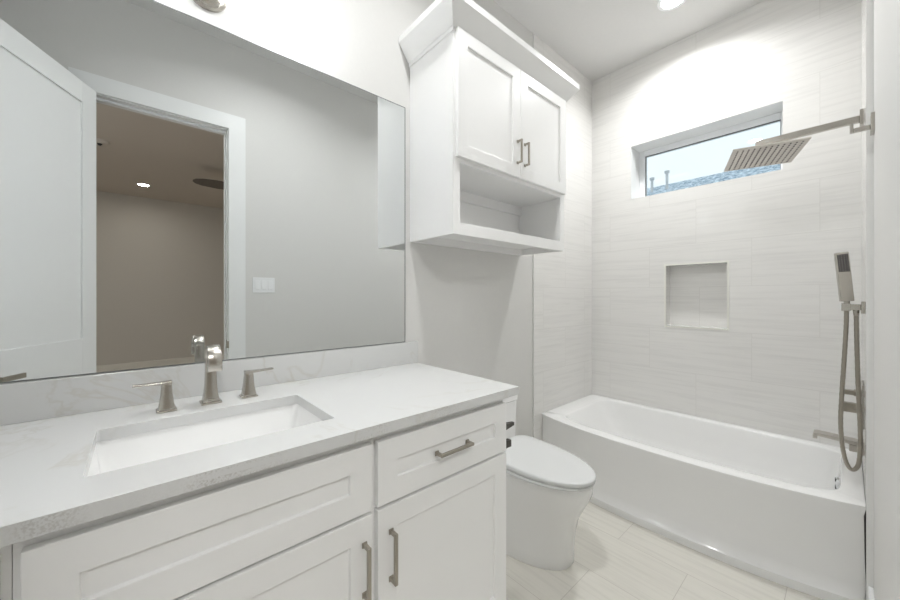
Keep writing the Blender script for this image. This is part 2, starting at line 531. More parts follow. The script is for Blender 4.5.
# bedroom beyond the doorway
BC = 2.93
BY = -5.0
bm = B(); box(bm, -2.4, 3.4, BY - .1, FY - .12, -0.12, -0.002)
struct('floor_bedroom', bm, M['carpet'])
bm = B(); box(bm, -2.4, 3.4, BY - .1, FY - .12, BC, BC + .1)
struct('ceiling_bedroom', bm, M['bed_ceil'])
bm = B(); box(bm, -2.4, 3.4, BY - .12, BY, 0, BC)
struct('wall_bedroom_far', bm, M['bed_paint'])
bm = B(); box(bm, -2.5, -2.4, BY, FY - .12, 0, BC)
struct('wall_bedroom_left', bm, M['bed_paint'])
bm = B(); box(bm, 3.4, 3.5, BY, FY - .12, 0, BC)
struct('wall_bedroom_right', bm, M['bed_paint'])
bm = B(); box(bm, -2.4, 3.4, BY, BY + .015, 0, 0.15)
struct('baseboard_bedroom', bm, M['bed_trim'], bevel=0.003)

# ------------------------------------------------------------------ the open door
dr = thing('door_1', None, None, (-0.180, -0.02, 0.01), kind='structure')
HP = Vector((-0.178, -0.012, 0)); ang = math.radians(117.6)
# local frame: s along the leaf from the hinge, n out of the face seen in the mirror
dm = Matrix.Translation(HP) @ Matrix(((math.cos(ang), math.sin(ang), 0, 0), (math.sin(ang), -math.cos(ang), 0, 0), (0, 0, 1, 0), (0, 0, 0, 1)))
DW, DT = 0.675, 0.035
def leaf(bm, s0, s1, n0, n1, z0, z1, mi=0):
    box(bm, s0, s1, n0, n1, z0, z1, mi, dm)
zt, zb_ = 2.452, 0.012
st = 0.105
bm = B()
leaf(bm, 0, st, -DT, 0, zb_, zt); leaf(bm, DW - st, DW, -DT, 0, zb_, zt)
for a, b in ((zb_, 0.24), (0.78, 1.012), (zt - .115, zt)): leaf(bm, st, DW - st, -DT, 0, a, b)
obj('door_leaf', bm, M['trim'], dr, bevel=0.002)
bm = B()
leaf(bm, st - .005, DW - st + .005, -DT + .010, -.010, 1.007, zt - .11)
leaf(bm, st - .005, DW - st + .005, -DT + .010, -.010, .235, .785)
obj('door_panel', bm, M['trim'], dr)
for sgn in (1, -1):
    n0 = 0 if sgn > 0 else -DT
    hb = B(); hz = 0.893
    cyl(hb, dm @ Vector((DW - .062, n0, hz)), dm @ Vector((DW - .062, n0 + sgn * .008, hz)), .032)
    cyl(hb, dm @ Vector((DW - .062, n0, hz)), dm @ Vector((DW - .062, n0 + sgn * .05, hz)), .011)
    a, b = sorted((n0 + sgn * .040, n0 + sgn * .052))
    leaf(hb, DW - .158, DW - .05, a, b, hz - .011, hz + .011)
    obj('door_handle', hb, M['nickel_d'], dr, bevel=0.002)
for z in (0.25, 1.25, 2.24):
    hb = B(); cyl(hb, dm @ Vector((-.006, -DT - .004, z - .045)), dm @ Vector((-.006, -DT - .004, z + .045)), .007)
    obj('hinge', hb, M['nickel_d'], dr)

# ------------------------------------------------------------------ mirror
bm = B()
mx1, mz0, mz1 = 1.0011, 1.0195, 2.188
box(bm, LX + .01, mx1, WY - 0.006, WY, mz0, mz1, mi=1)
for f in bm.faces:
    if abs(f.calc_center_median().y - (WY - 0.006)) < 1e-4: f.material_index = 0
mo = obj('mirror', bm, [M['mirror'], M['mirror_edge']])
bm = B(); ye = WY - .0065
box(bm, mx1 - .004, mx1, ye, ye + .0004, mz0, mz1); box(bm, LX + .01, mx1 - .004, ye, ye + .0004, mz1 - .003, mz1); box(bm, LX + .01, mx1 - .004, ye, ye + .0004, mz0, mz0 + .003)
obj('edge', bm, M['mirror_edge'], mo, label='dark ground edge')
tag(mo, 'large frameless wall mirror above the white vanity counter', 'mirror')

# ------------------------------------------------------------------ vanity
VF = 0.830       # front of doors and drawers
FF = 0.850       # face frame
CB = 0.882       # underside of the counter
def shaker(bm, x0, x1, z0, z1, yf, fr=0.062, th=0.02, rec=0.008, mi=0):
    """frame and panel front facing -Y"""
    def rg(i, y): return [bm.verts.new(p) for p in ((x0 + i, y, z0 + i), (x1 - i, y, z0 + i), (x1 - i, y, z1 - i), (x0 + i, y, z1 - i))]
    R_ = [rg(0, yf + th), rg(0, yf), rg(fr, yf), rg(fr + .0015, yf + rec)]
    for p, q in zip(R_[:-1], R_[1:]):
        for i in range(4):
            bm.faces.new((p[i], p[(i + 1) % 4], q[(i + 1) % 4], q[i])).material_index = mi
    bm.faces.new(R_[-1]).material_index = mi
    bm.faces.new(list(reversed(R_[0]))).material_index = mi

def pull(name, parent, p, length, vertical, m=None, out=0.03, s=0.0095):
    """square bar pull on two feet, facing -Y; p = centre on the door face"""
    bm = B(); x, y, z = p; h = length / 2
    if vertical:
        box(bm, x - s / 2, x + s / 2, y - out, y - out + s, z - h, z + h)
        for q in (z - h + s * .5, z + h - s * .5): box(bm, x - s * .5, x + s * .5, y - out + s, y, q - s * .5, q + s * .5); box(bm, x - s * .75, x + s * .75, y - .004, y, q - s * .75, q + s * .75)
    else:
        box(bm, x - h, x + h, y - out, y - out + s, z - s / 2, z + s / 2)
        for q in (x - h + s * .5, x + h - s * .5): box(bm, q - s * .5, q + s * .5, y - out + s, y, z - s * .5, z + s * .5); box(bm, q - s * .75, q + s * .75, y - .004, y, z - s * .75, z + s * .75)
    return obj(name, bm, m or M['nickel_d'], parent, bevel=0.0012, label='brushed nickel bar pull')

def carcass(bm, x0, x1, yf, yb, z0, z1, stile_l, stile_r, rails, t=0.018, toe=True):
    """open box with a face frame; rails = list of (z0,z1) of the frame"""
    box(bm, x0, x0 + t, yf + .02, yb, z0, z1); box(bm, x1 - t, x1, yf + .02, yb, z0, z1)
    box(bm, x0 + t, x1 - t, yb - .006, yb, z0, z1)
    box(bm, x0 + t, x1 - t, yf + .02, yb - .006, z0, z0 + t)
    box(bm, x0, x0 + stile_l, yf, yf + .02, z0, z1); box(bm, x1 - stile_r, x1, yf, yf + .02, z0, z1)
    for a, b in rails: box(bm, x0 + stile_l, x1 - stile_r, yf, yf + .02, a, b)
    if toe:
        box(bm, x0, x1, yf + .075, yf + .093, 0, z0)
        box(bm, x0, x0 + t, yf + .093, yb, 0, z0); box(bm, x1 - t, x1, yf + .093, yb, 0, z0)

rails = [(0.10, 0.13), (0.668, 0.69), (0.85, CB)]
# unit with drawer and door, beside the toilet
u = thing('vanity_cabinet', 'white vanity base cabinet with a drawer over a door, next to the toilet', 'cabinet', (0.745, FF, 0), 'vanity base cabinets')
bm = B(); carcass(bm, 0.4715, 1.016, FF, WY - .002, 0.10, CB, .03, .03, rails)
obj('body', bm, M['cab'], u)
bm = B(); shaker(bm, 0.480, 1.012, 0.683, 0.857, VF)
d = obj('drawer', bm, M['cab'], u, bevel=0.0015)
pull('handle', d, (0.746, VF, 0.770), 0.138, False)
bm = B(); shaker(bm, 0.480, 1.012, 0.115, 0.674, VF)
d = obj('door', bm, M['cab'], u, bevel=0.0015)
pull('handle', d, (0.520, VF, 0.540), 0.138, True)
# sink unit
u = thing('vanity_cabinet', 'white vanity base cabinet under the sink with a wide blank drawer front', 'cabinet', (0.165, FF, 0), 'vanity base cabinets')
bm = B(); carcass(bm, -0.1425, 0.4705, FF, WY - .002, 0.10, CB, .03, .03, rails)
obj('body', bm, M['cab'], u)
bm = B(); shaker(bm, -0.132, 0.464, 0.683, 0.857, VF)
obj('false_front', bm, M['cab'], u, bevel=0.0015)
bm = B(); shaker(bm, -0.132, 0.464, 0.115, 0.674, VF)
d = obj('door', bm, M['cab'], u, bevel=0.0015)
pull('handle', d, (0.440, VF, 0.540), 0.138, True)
# unit at the left end, only its edge is in view
u = thing('vanity_cabinet', 'white vanity base cabinet at the left edge of the photo', 'cabinet', (-0.39, FF, 0), 'vanity base cabinets')
bm = B(); carcass(bm, LX + .004, -0.1435, FF, WY - .002, 0.10, CB, .03, .03, rails)
obj('body', bm, M['cab'], u)
bm = B(); shaker(bm, LX + .02, -0.1535, 0.683, 0.857, VF)
obj('drawer', bm, M['cab'], u, bevel=0.0015)
bm = B(); shaker(bm, LX + .02, -0.1535, 0.115, 0.674, VF)
obj('door', bm, M['cab'], u, bevel=0.0015)

# counter with sink cut-out and backsplash
CF, CE, CT = 0.8127, 1.063, 0.912
SX0, SX1, SY0, SY1 = -0.075, 0.407, 0.935, 1.245
def rrect(x0, x1, y0, y1, r, n=6):
    o = []
    for cx, cy, a0 in ((x1 - r, y1 - r, 0), (x0 + r, y1 - r, PI / 2), (x0 + r, y0 + r, PI), (x1 - r, y0 + r, 1.5 * PI)):
        for i in range(n + 1):
            a = a0 + PI / 2 * i / n
            o.append((cx + r * math.cos(a), cy + r * math.sin(a)))
    return o
def slab_with_hole(bm, X0, X1, Y0, Y1, z0, z1, hole):
    n = len(hole)
    cx = sum(p[0] for p in hole) / n; cy = sum(p[1] for p in hole) / n
    outer = []
    k = n // 4
    corners = [(X1, Y1), (X0, Y1), (X0, Y0), (X1, Y0)]
    for i, p in enumerate(hole):
        outer.append(corners[i // k])
    def ring(z): return [bm.verts.new((*p, z)) for p in hole], [bm.verts.new((*c, z)) for c in corners]
    ht, ot = ring(z1); hb, ob = ring(z0)
    for h, o, flip in ((ht, ot, False), (hb, ob, True)):
        for q in range(4):
            seg = h[q * k:(q + 1) * k]
            for a, b in zip(seg[:-1], seg[1:]): bm.faces.new((o[q], b, a))
            nx = h[((q + 1) * k) % n]
            bm.faces.new((o[q], o[(q + 1) % 4], nx, seg[-1]))
    for i in range(n): bm.faces.new((ht[i], ht[(i + 1) % n], hb[(i + 1) % n], hb[i]))
    for i in range(4): bm.faces.new((ot[i], ot[(i + 1) % 4], ob[(i + 1) % 4], ob[i]))
bm = B(); slab_with_hole(bm, LX + .002, CE, CF, WY - .001, CB, CT, rrect(SX0, SX1, SY0, SY1, 0.007))
tag(obj('countertop', bm, M['quartz'], bevel=0.0008), 'white quartz vanity countertop with a rectangular sink cut-out', 'countertop')
bm = B(); box(bm, LX + .002, 1.0705, WY - .0205, WY - .001, CT + .0002, 1.018)
tag(obj('backsplash', bm, M['quartz_b'], bevel=0.0012), 'low white quartz backsplash strip between countertop and mirror', 'backsplash')

# undermount basin
sk = thing('sink', 'white rectangular undermount sink basin set in the vanity counter', 'sink', (0.166, 1.09, 0.74))
bm = B()
rings = []
for dx, z, r in ((0.004, CB - .0005, .016), (0.004, CB - .010, .018), (-.006, CB - .05, .022), (-.012, CB - .115, .03), (-.03, CB - .135, .04), (-.09, CB - .143, .03)):
    rings.append([(*p, z) for p in rrect(SX0 - dx, SX1 + dx, SY0 - dx, SY1 + dx, r)])
loft(bm, rings, cap0=False)
rings = []
for dx, z, r in ((0.025, CB - .0005, .03), (0.025, CB - .012, .03), (0.010, CB - .02, .03), (0.004, CB - .12, .04), (-.02, CB - .150, .04), (-.08, CB - .155, .03)):
    rings.append([(*p, z) for p in rrect(SX0 - dx, SX1 + dx, SY0 - dx, SY1 + dx, r)])
loft(bm, rings, cap0=False)
a = [(*p, CB - .0005) for p in rrect(SX0 - .004, SX1 + .004, SY0 - .004, SY1 + .004, .016)]
b = [(*p, CB - .0005) for p in rrect(SX0 - .025, SX1 + .025, SY0 - .025, SY1 + .025, .03)]
loft(bm, [a, b], False, False)
obj('basin', bm, M['porcelain'], sk, smooth=True)
bm = B(); loft(bm, [circ((.166, 1.12, CB - .1428), .030), circ((.166, 1.12, CB - .139), .030), circ((.166, 1.12, CB - .1385), .022)])
obj('drain', bm, M['nickel'], sk, smooth=True)

# widespread faucet: arched spout and two lever handles
def sq(cx, cy, hx, hy, z): return [(cx - hx, cy - hy, z), (cx + hx, cy - hy, z), (cx + hx, cy + hy, z), (cx - hx, cy + hy, z)]
FX, FYc = 0.174, 1.332
fa = thing('faucet', 'brushed nickel arched faucet spout between two lever handles behind the sink', 'faucet', (FX, FYc, CT))
bm = B(); box(bm, FX - .027, FX + .027, FYc - .027, FYc + .027, CT, CT + .006)
obj('base_plate', bm, M['nickel'], fa, bevel=0.0015)
bm = B()
prof = [  # (y, z, half width, half thickness, tilt of the section's normal)
    (0, .006, .022, .022, 90), (0, .030, .0175, .0175, 90), (0, .065, .0150, .0140, 90), (0.001, .100, .0145, .0115, 90), (0.001, .130, .0145, .0100, 90)]
arc = []
R = 0.042
for i in range(0, 14):
    t = math.radians(i * 14.6)
    arc.append((-.041 + R * math.cos(t), .137 + R * math.sin(t), .0145 + .0003 * i, .0085 - .0001 * i, 90 + math.degrees(t)))
yl, zl, hl, tl_, dl = arc[-1]
arc.append((yl + .004, zl - .016, .0185, tl_ + .001, dl)); arc.append((yl + .0045, zl - .018, .0180, tl_, dl))
rings = []
for (y, z, hw, ht_, tl) in prof + arc:
    d = math.radians(tl)
    tx, tz = math.cos(d), math.sin(d)          # direction of travel in the YZ plane
    nx, nz = -tz, tx
    c = (FYc + y, CT + z)
    rings.append([(FX - hw, c[0] + nx * ht_, c[1] + nz * ht_), (FX + hw, c[0] + nx * ht_, c[1] + nz * ht_),
                  (FX + hw, c[0] - nx * ht_, c[1] - nz * ht_), (FX - hw, c[0] - nx * ht_, c[1] - nz * ht_)])
loft(bm, rings)
sp = obj('spout', bm, M['nickel'], fa, bevel=0.002, smooth=True)
bm = B(); box(bm, FX - .009, FX + .009, FYc - .0212, FYc - .0195, CT + .0125, CT + .0165)
obj('logo_mark', bm, M['nickel_d'], sp)

def handle(cx, cy, sgn):
    bm = B()
    box(bm, cx - .024, cx + .024, cy - .024, cy + .024, CT, CT + .006)
    rings = [sq(cx, cy, h, h, CT + z) for z, h in ((.006, .0205), (.012, .0190), (.025, .0166), (.05, .0138), (.072, .0124), (.080, .0122))]
    loft(bm, rings)
    h = obj('handle', bm, M['nickel'], fa, bevel=0.003, smooth=True)
    bm = B()
    x0, x1, x2 = cx - sgn * .0125, cx + sgn * .0125, cx + sgn * .075
    z = CT + .0785
    secs = [(x0, .0125, .0, .008), (x1, .0120, .0, .007), (cx + sgn * .04, .0095, .0012, .0055), (x2, .0085, .0025, .0055)]
    loft(bm, [[(x, cy - hy, z + a), (x, cy + hy, z + a), (x, cy + hy, z + a + t), (x, cy - hy, z + a + t)] for x, hy, a, t in secs])
    obj('lever', bm, M['nickel'], h, bevel=0.001)
handle(0.065, 1.322, -1)
handle(0.280, 1.331, 1)

# ------------------------------------------------------------------ vanity light above the mirror
vl = thing('vanity_light', 'nickel vanity light with glowing white glass shades above the mirror', 'light fixture', (0.18, WY, 2.295))
bm = B()
loft(bm, [circ((.18, WY, 2.297), .062, 'y'), circ((.18, WY - .008, 2.297), .062, 'y'), circ((.18, WY - .010, 2.297), .053, 'y'), circ((.18, WY - .022, 2.297), .046, 'y'), circ((.18, WY - .030, 2.297), .030, 'y'), circ((.18, WY - .033, 2.297), .010, 'y')])
obj('canopy', bm, M['nickel'], vl, smooth=True)
bm = B(); cyl(bm, (.18, WY - .03, 2.33), (.18, WY - .08, 2.42), .009); cyl(bm, (-.07, WY - .08, 2.42), (.43, WY - .08, 2.42), .009)
obj('arm', bm, M['nickel'], vl, smooth=True)
for x in (-.06, .42):
    bm = B(); cyl(bm, (x, WY - .08, 2.43), (x, WY - .08, 2.38), .022)
    obj('socket', bm, M['nickel'], vl, smooth=True)
    bm = B()
    prof = ((.030, 2.397), (.048, 2.391), (.055, 2.375), (.0565, 2.280), (.057, 2.272), (.0545, 2.272), (.053, 2.37), (.03, 2.385))
    loft(bm, [circ((x, WY - .08, z), r) for r, z in prof], cap1=True)
    obj('shade', bm, M['shade'], vl, smooth=True, label='glowing white glass shade')

# ------------------------------------------------------------------ recessed ceiling lamps and one added fill light
def downlight(x, y, z, watts, label, r=0.062, col=(0.99, 1.0, 1.0), spread=None):
    spread = spread or SPREAD
    t = thing('recessed_light', label, 'ceiling light', (x, y, z), 'ceiling lights')
    bm = B()
    loft(bm, [circ((x, y, z), r + .022), circ((x, y, z - .004), r + .020), circ((x, y, z - .005), r + .004), circ((x, y, z - .002), r)], cap0=False, cap1=False)
    obj('trim_ring', bm, M['plastic'], t, smooth=True)
    bm = B(); loft(bm, [circ((x, y, z - .0002), r), circ((x, y, z - .003), r - .002)])
    obj('lens', bm, M['led'], t)
    l = bpy.data.lights.new('lamp', 'AREA'); l.shape = 'DISK'; l.size = 2 * r; l.energy = watts; l.color = col; l.spread = math.radians(spread)
    lo = bpy.data.objects.new('lamp', l); C.objects.link(lo); lo.parent = t
    lo.location = (0, 0, -0.006)
    return t
downlight(2.500, 0.725, CZ, TUB_W, 'round recessed ceiling light over the bathtub')
downlight(0.75, 0.73, CZ, MID_W, 'round recessed ceiling light over the middle of the bathroom')
downlight(0.075, -4.10, BC, BEDROOM_W, 'small recessed ceiling light in the dim bedroom seen in the mirror', col=(1.0, 0.94, 0.85), spread=170)

downlight(-0.28, -1.12, BC, FILL_W, 'unseen wide fill light added on the bedroom ceiling outside the bathroom door', r=0.16, spread=170)  # added fill, brightens the vanity front through the doorway

# ------------------------------------------------------------------ wall cabinet over the toilet
X0, X1, YF, ZB, ZT = 1.031, 1.935, 1.1425, 1.522, 2.462
wc = thing('wall_cabinet', 'white wall cabinet with two shaker doors and open shelf above the toilet', 'cabinet', ((X0 + X1) / 2, WY, ZB))
bm = B(); t = .018; yb = WY - .002
box(bm, X0, X0 + t, YF + .02, yb, ZB, ZT); box(bm, X1 - t, X1, YF + .02, yb, ZB, ZT)
box(bm, X0, X0 + .042, YF, YF + .02, ZB, ZT); box(bm, X1 - .042, X1, YF, YF + .02, ZB, ZT)
box(bm, X0 + .042, X1 - .042, YF, YF + .02, ZB, 1.577)
box(bm, X0 + .042, X1 - .042, YF, YF + .02, 1.840, 1.880)
box(bm, X0 + .042, X1 - .042, YF, YF + .02, 2.40, ZT)
box(bm, X0 + t, X1 - t, YF + .02, yb, 1.559, 1.577)
box(bm, X0 + t, X1 - t, YF + .02, yb, 1.842, 1.860)
box(bm, X0 + t, X1 - t, YF + .02, yb, ZT - .018, ZT)
box(bm, X0 + t, X1 - t, yb - .008, yb, ZB, ZT - .018)
box(bm, X0 + t, X1 - t, yb - .024, yb - .008, 1.785, 1.842)           # hanging rail inside the shelf
box(bm, X0 + t, X1 - t, yb - .024, yb - .008, ZB, 1.559)
obj('body', bm, M['cab'], wc)
for a, b, px in ((1.043, 1.4835, 1.456), (1.4865, 1.924, 1.517)):
    bm = B(); shaker(bm, a, b, 1.859, 2.420, YF - .0205, fr=.060)
    d = obj('door', bm, M['cab'], wc, bevel=0.0015)
    pull('handle', d, (px, YF - .0205, 1.985), 0.118, True, out=.032, s=.009)
# crown: small ogee swept round three sides
bm = B()
cprof = [(0, -.060), (.006, -.060), (.006, -.042), (.010, -.040), (.018, -.030), (.040, .000), (.056, .022), (.062, .030), (.066, .034), (.066, .064), (0, .064)]
paths = []
for o, z in cprof:
    zz = ZT + z
    paths.append([(X0 - o, WY - .002, zz), (X0 - o, YF - o, zz), (X1 + o, YF - o, zz), (X1 + o, WY - .002, zz)])
n = len(paths)
vr = [[bm.verts.new(p) for p in r] for r in paths]
for i in range(n):
    j = (i + 1) % n
    for k in range(3): bm.faces.new((vr[i][k], vr[i][k + 1], vr[j][k + 1], vr[j][k]))
for k in (0, 3): bm.faces.new([vr[i][k] for i in range(n)])
box(bm, X0, X1, YF, WY - .002, ZT + .001, ZT + .012)
obj('crown_moulding', bm, M['cab'], wc)

# ------------------------------------------------------------------ toilet
TC = 1.50
to = thing('toilet', 'white skirted one-piece toilet with closed lid between vanity and tub', 'toilet', (TC, 1.15, 0))
def egg(cx, yb, yf, hw, z, n=40, sq_=2.3, zf=None, back=0.55):
    """closed outline: round front (towards -Y), squarer back"""
    o = []
    ym = yb - (yb - yf) * .36
    for i in range(n):
        a = 2 * PI * i / n
        c, s = math.cos(a), math.sin(a)
        if s >= 0:
            e = 2 / 7.0
            x = cx + hw * math.copysign(abs(c) ** e, c) * (1 - .10 * s)
            y = ym + (yb - ym) * abs(s) ** e
        else:
            e = 2 / 2.15
            x = cx + hw * math.copysign(abs(c) ** e, c)
            y = ym - (ym - yf) * abs(s) ** e
        zz = z if zf is None else zf + (z - zf) * (y - yf) / (yb - yf)
        o.append((x, y, zz))
    return o
BK = WY - .008
bm = B()
rings = [egg(TC, BK, .850, .174, 0.0), egg(TC, BK, .847, .176, 0.01), egg(TC, BK, .847, .174, .06), egg(TC, BK, .838, .172, .15), egg(TC, BK, .822, .171, .22),
         egg(TC, BK, .790, .176, .285), egg(TC, BK, .766, .180, .33), egg(TC, BK, .756, .182, .36), egg(TC, BK, .753, .183, .395), egg(TC, BK, .757, .180, .400)]
loft(bm, rings)
obj('bowl', bm, M['porcelain'], to, smooth=True, label='smooth skirted bowl')
bm = B()
loft(bm, [egg(TC, 1.245, .753, .180, .404), egg(TC, 1.245, .747, .184, .408), egg(TC, 1.245, .747, .184, .418, zf=.414), egg(TC, 1.245, .751, .181, .422, zf=.417)])
obj('seat', bm, M['lid'], to, smooth=True)
bm = B()
loft(bm, [egg(TC, 1.262, .748, .182, .426, zf=.4195), egg(TC, 1.262, .744, .183, .430, zf=.422), egg(TC, 1.262, .744, .184, .447, zf=.432), egg(TC, 1.260, .748, .181, .452, zf=.4365),
          egg(TC, 1.250, .761, .172, .4555, zf=.439), egg(TC, 1.20, .83, .12, .4575, zf=.4415)])
obj('lid', bm, M['lid'], to, smooth=True, label='closed elongated lid')
bm = B()
def rr3(x0, x1, y0, y1, r, z): return [(*p, z) for p in rrect(x0, x1, y0, y1, r)]
loft(bm, [rr3(TC - .172, TC + .172, 1.292, BK, .03, .39), rr3(TC - .175, TC + .175, 1.290, BK, .03, .45), rr3(TC - .180, TC + .180, 1.286, BK, .03, .642)])
obj('tank', bm, M['porcelain'], to, smooth=True)
bm = B()
loft(bm, [rr3(TC - .180, TC + .180, 1.284, BK, .03, .6425), rr3(TC - .185, TC + .185, 1.280, BK, .032, .646), rr3(TC - .185, TC + .185, 1.280, BK, .032, .674), rr3(TC - .180, TC + .180, 1.285, BK - .004, .03, .679)])
obj('tank_lid', bm, M['porcelain'], to, smooth=True)
bm = B()
bm.free()
for q in (-.075, .075):
    bm = B(); cyl(bm, (TC + q - .02, 1.272, .432), (TC + q + .02, 1.272, .432), .009)
    obj('hinge', bm, M['lid'], to, smooth=True)

# paper holder on the end of the vanity, only its tips show
ph = thing('paper_holder', 'dark metal paper holder on the vanity side in front of the toilet tank', 'paper holder', (1.016, 0.885, 0.72))
bm = B()
box(bm, 1.016, 1.022, .852, .90, .722, .772)
loft(bm, [[(1.022, .876 + a * .014, .747 + b * .014) for a, b in ((-1, -1), (1, -1), (1, 1), (-1, 1))], [(1.110, .876 + a * .006, .747 + b * .006) for a, b in ((-1, -1), (1, -1), (1, 1), (-1, 1))]])
obj('upper_post', bm, M['bronze'], ph, bevel=0.001)
bm = B()
box(bm, 1.016, 1.088, .866, .886, .664, .692)
obj('lower_post', bm, M['bronze'], ph, bevel=0.003)

# ------------------------------------------------------------------ bathtub
tb = thing('bathtub', 'white alcove bathtub with bowed front apron under the window', 'bathtub', (2.52, .71, 0))
YA, YB = TY + .0002, WY - .0073
XB = WX - .001
RZ = 0.408
NT = 160
TCX, TCY = 2.54, .71
ANG = [2 * PI * i / NT for i in range(NT)]
for px_, py_ in ((XB, YB), (XB, YA), (2.183, YB), (2.183, YA)):
    a_ = math.atan2(py_ - TCY, px_ - TCX) % (2 * PI)
    k_ = min(range(NT), key=lambda i: abs(ANG[i] - a_)); ANG[k_] = a_
def front_x(y, base, bow):
    t_ = abs((y - .71) / .762)
    return base - bow * (1 - t_ ** 2.6)
def outer_ring(z, inset_front=0.0, inset=0.0):
    """rectangle with a bowed front, ordered by angle about the centre"""
    o = []
    cx, cy = 2.54, .71
    for i in range(NT):
        a = ANG[i]
        dx, dy = math.cos(a), math.sin(a)
        lo, hi = 0.0, 2.0
        for _ in range(40):
            m_ = (lo + hi) / 2
            x, y = cx + dx * m_, cy + dy * m_
            ins = (YA + inset <= y <= YB - inset) and x <= XB - inset and x >= front_x(y, 2.183, .100) + inset_front
            lo, hi = (m_, hi) if ins else (lo, m_)
        o.append((cx + dx * lo, cy + dy * lo, z))
    return o
def inner_ring(z, f, bk, l, r, rad):
    """basin outline: front follows the bow; f,bk,l,r = insets; rad = corner power"""
    o = []
    cx, cy = 2.54, .71
    for i in range(NT):
        a = ANG[i]
        dx, dy = math.cos(a), math.sin(a)
        lo, hi = 0.0, 2.0
        for _ in range(40):
            m_ = (lo + hi) / 2
            x, y = cx + dx * m_, cy + dy * m_
            xf, xb_ = front_x(y, 2.183, .088) + f, XB - bk
            ya, yb2 = YA + r, YB - l
            mx_, my_ = (xf + xb_) / 2, (ya + yb2) / 2
            hx, hy = (xb_ - xf) / 2, (yb2 - ya) / 2
            u_, v_ = abs(x - mx_) / hx, abs(y - my_) / hy
            px_, py_ = rad * hy / hx * .55 + 2, rad * 2.2 + 2
            ins = u_ < 1 and v_ < 1 and u_ ** px_ + v_ ** py_ < 1
            lo, hi = (m_, hi) if ins else (lo, m_)
        o.append((cx + dx * lo, cy + dy * lo, z))
    return o
bm = B()
rings = [outer_ring(0.0, -.034), outer_ring(.038, -.034), outer_ring(.046, -.022), outer_ring(.085, -.004), outer_ring(.18, .004), outer_ring(RZ - .045, .006), outer_ring(RZ - .014, .001), outer_ring(RZ - .004, .002), outer_ring(RZ, .010, .002),
         inner_ring(RZ, .072, .050, .120, .062, 6), inner_ring(RZ - .003, .079, .056, .128, .068, 6), inner_ring(RZ - .012, .085, .060, .135, .071, 6), inner_ring(.30, .098, .072, .18, .078, 5.4), inner_ring(.20, .116, .086, .24, .088, 4.6),
         inner_ring(.11, .145, .115, .32, .11, 3.6), inner_ring(.075, .185, .155, .38, .15, 3.0), inner_ring(.065, .26, .23, .48, .26, 2.2)]
loft(bm, rings, cap0=True, cap1=True)
obj('shell', bm, M['acrylic'], tb, smooth=True)
bm = B(); oy = YA + .0775
loft(bm, [circ((2.545, oy - .002, .338), .021, 'y', 28, .034), circ((2.545, oy + .007, .338), .021, 'y', 28, .034), circ((2.545, oy + .010, .338), .016, 'y', 28, .028)])
obj('overflow_cover', bm, M['chrome'], tb, smooth=True, label='small chrome overflow cover')
for z in (.314, .350):
    bm = B(); box(bm, 2.533, 2.557, oy + .0085, oy + .0125, z, z + .012); obj('slot', bm, M['rubber'], tb)
bm = B(); loft(bm, [circ((2.545, .33, .0645), .036), circ((2.545, .33, .069), .034), circ((2.545, .33, .0705), .02)])
obj('drain', bm, M['chrome'], tb, smooth=True)

# ------------------------------------------------------------------ shower fittings on the tiled doorway wall
SX = 2.53
sh = thing('rain_shower', 'square brushed nickel rain shower head on a long wall arm', 'shower head', (SX, TY, 2.08))
bm = B(); box(bm, SX - .035, SX + .035, TY, TY + .012, 2.041, 2.110)
obj('flange', bm, M['nickel'], sh, bevel=0.001)
bm = B(); box(bm, SX - .012, SX + .012, TY + .012, .335, 2.061, 2.091); box(bm, SX - .012, SX + .012, .297, .323, 2.012, 2.062)
obj('arm', bm, M['nickel'], sh, bevel=0.002)
pm = Matrix.Translation((SX, .305, 2.0055)) @ Matrix.Rotation(math.radians(18.1), 4, 'Z') @ Matrix.Rotation(math.radians(3.7), 4, 'Y')
hs = .1495
bm = B(); box(bm, -hs, hs, -hs, hs, -.004, .004, 0, pm); box(bm, -.03, .03, -.03, .03, .004, .010, 0, pm)
hd = obj('head_plate', bm, M['steel'], sh, bevel=0.001)
bm = B()
for i in range(12):
    for j in range(12):
        x, y = -.1265 + .023 * i, -.1265 + .023 * j
        cyl(bm, pm @ Vector((x, y, -.0045)), pm @ Vector((x, y, -.0065)), .0042, .003, n=8)
nz = obj('nozzle_grid', bm, M['rubber'], hd, label='rows of dark rubber nozzles')

hsx = 2.38
hh = thing('hand_shower', 'brushed nickel hand shower wand in its wall holder with looping hose', 'hand shower', (hsx, TY, 1.20))
bm = B(); box(bm, hsx - .026, hsx + .026, TY, TY + .010, 1.172, 1.224); box(bm, hsx - .012, hsx + .012, TY + .010, .006, 1.186, 1.212)
box(bm, hsx - .016, hsx + .016, -.008, .020, 1.182, 1.216)
obj('wall_outlet', bm, M['nickel'], hh, bevel=0.0015)
wm = Matrix.Translation((hsx - .004, .0055, 1.325)) @ Matrix.Rotation(math.radians(3.6), 4, 'X') @ Matrix.Rotation(math.radians(14), 4, 'Z')
wm = Matrix.Translation((hsx - .004, .012, 1.335)) @ Matrix.Rotation(math.radians(-4.5), 4, 'X') @ Matrix.Rotation(math.radians(16), 4, 'Z')
bm = B(); box(bm, -.011, .011, -.0215, .0215, -.110, .110, 0, wm)
wd = obj('wand', bm, M['nickel'], hh, bevel=0.003)
bm = B(); box(bm, -.0125, -.0105, -.017, .017, .022, .100, 0, wm)
sf = obj('spray_face', bm, M['rubber'], wd)
bm = B()
for i in range(4):
    for j in range(9):
        p = wm @ Vector((-.0125, -.0125 + i * .0083, .027 + j * .0085)); q = wm @ Vector((-.0140, -.0125 + i * .0083, .027 + j * .0085))
        cyl(bm, p, q, .0014, n=8)
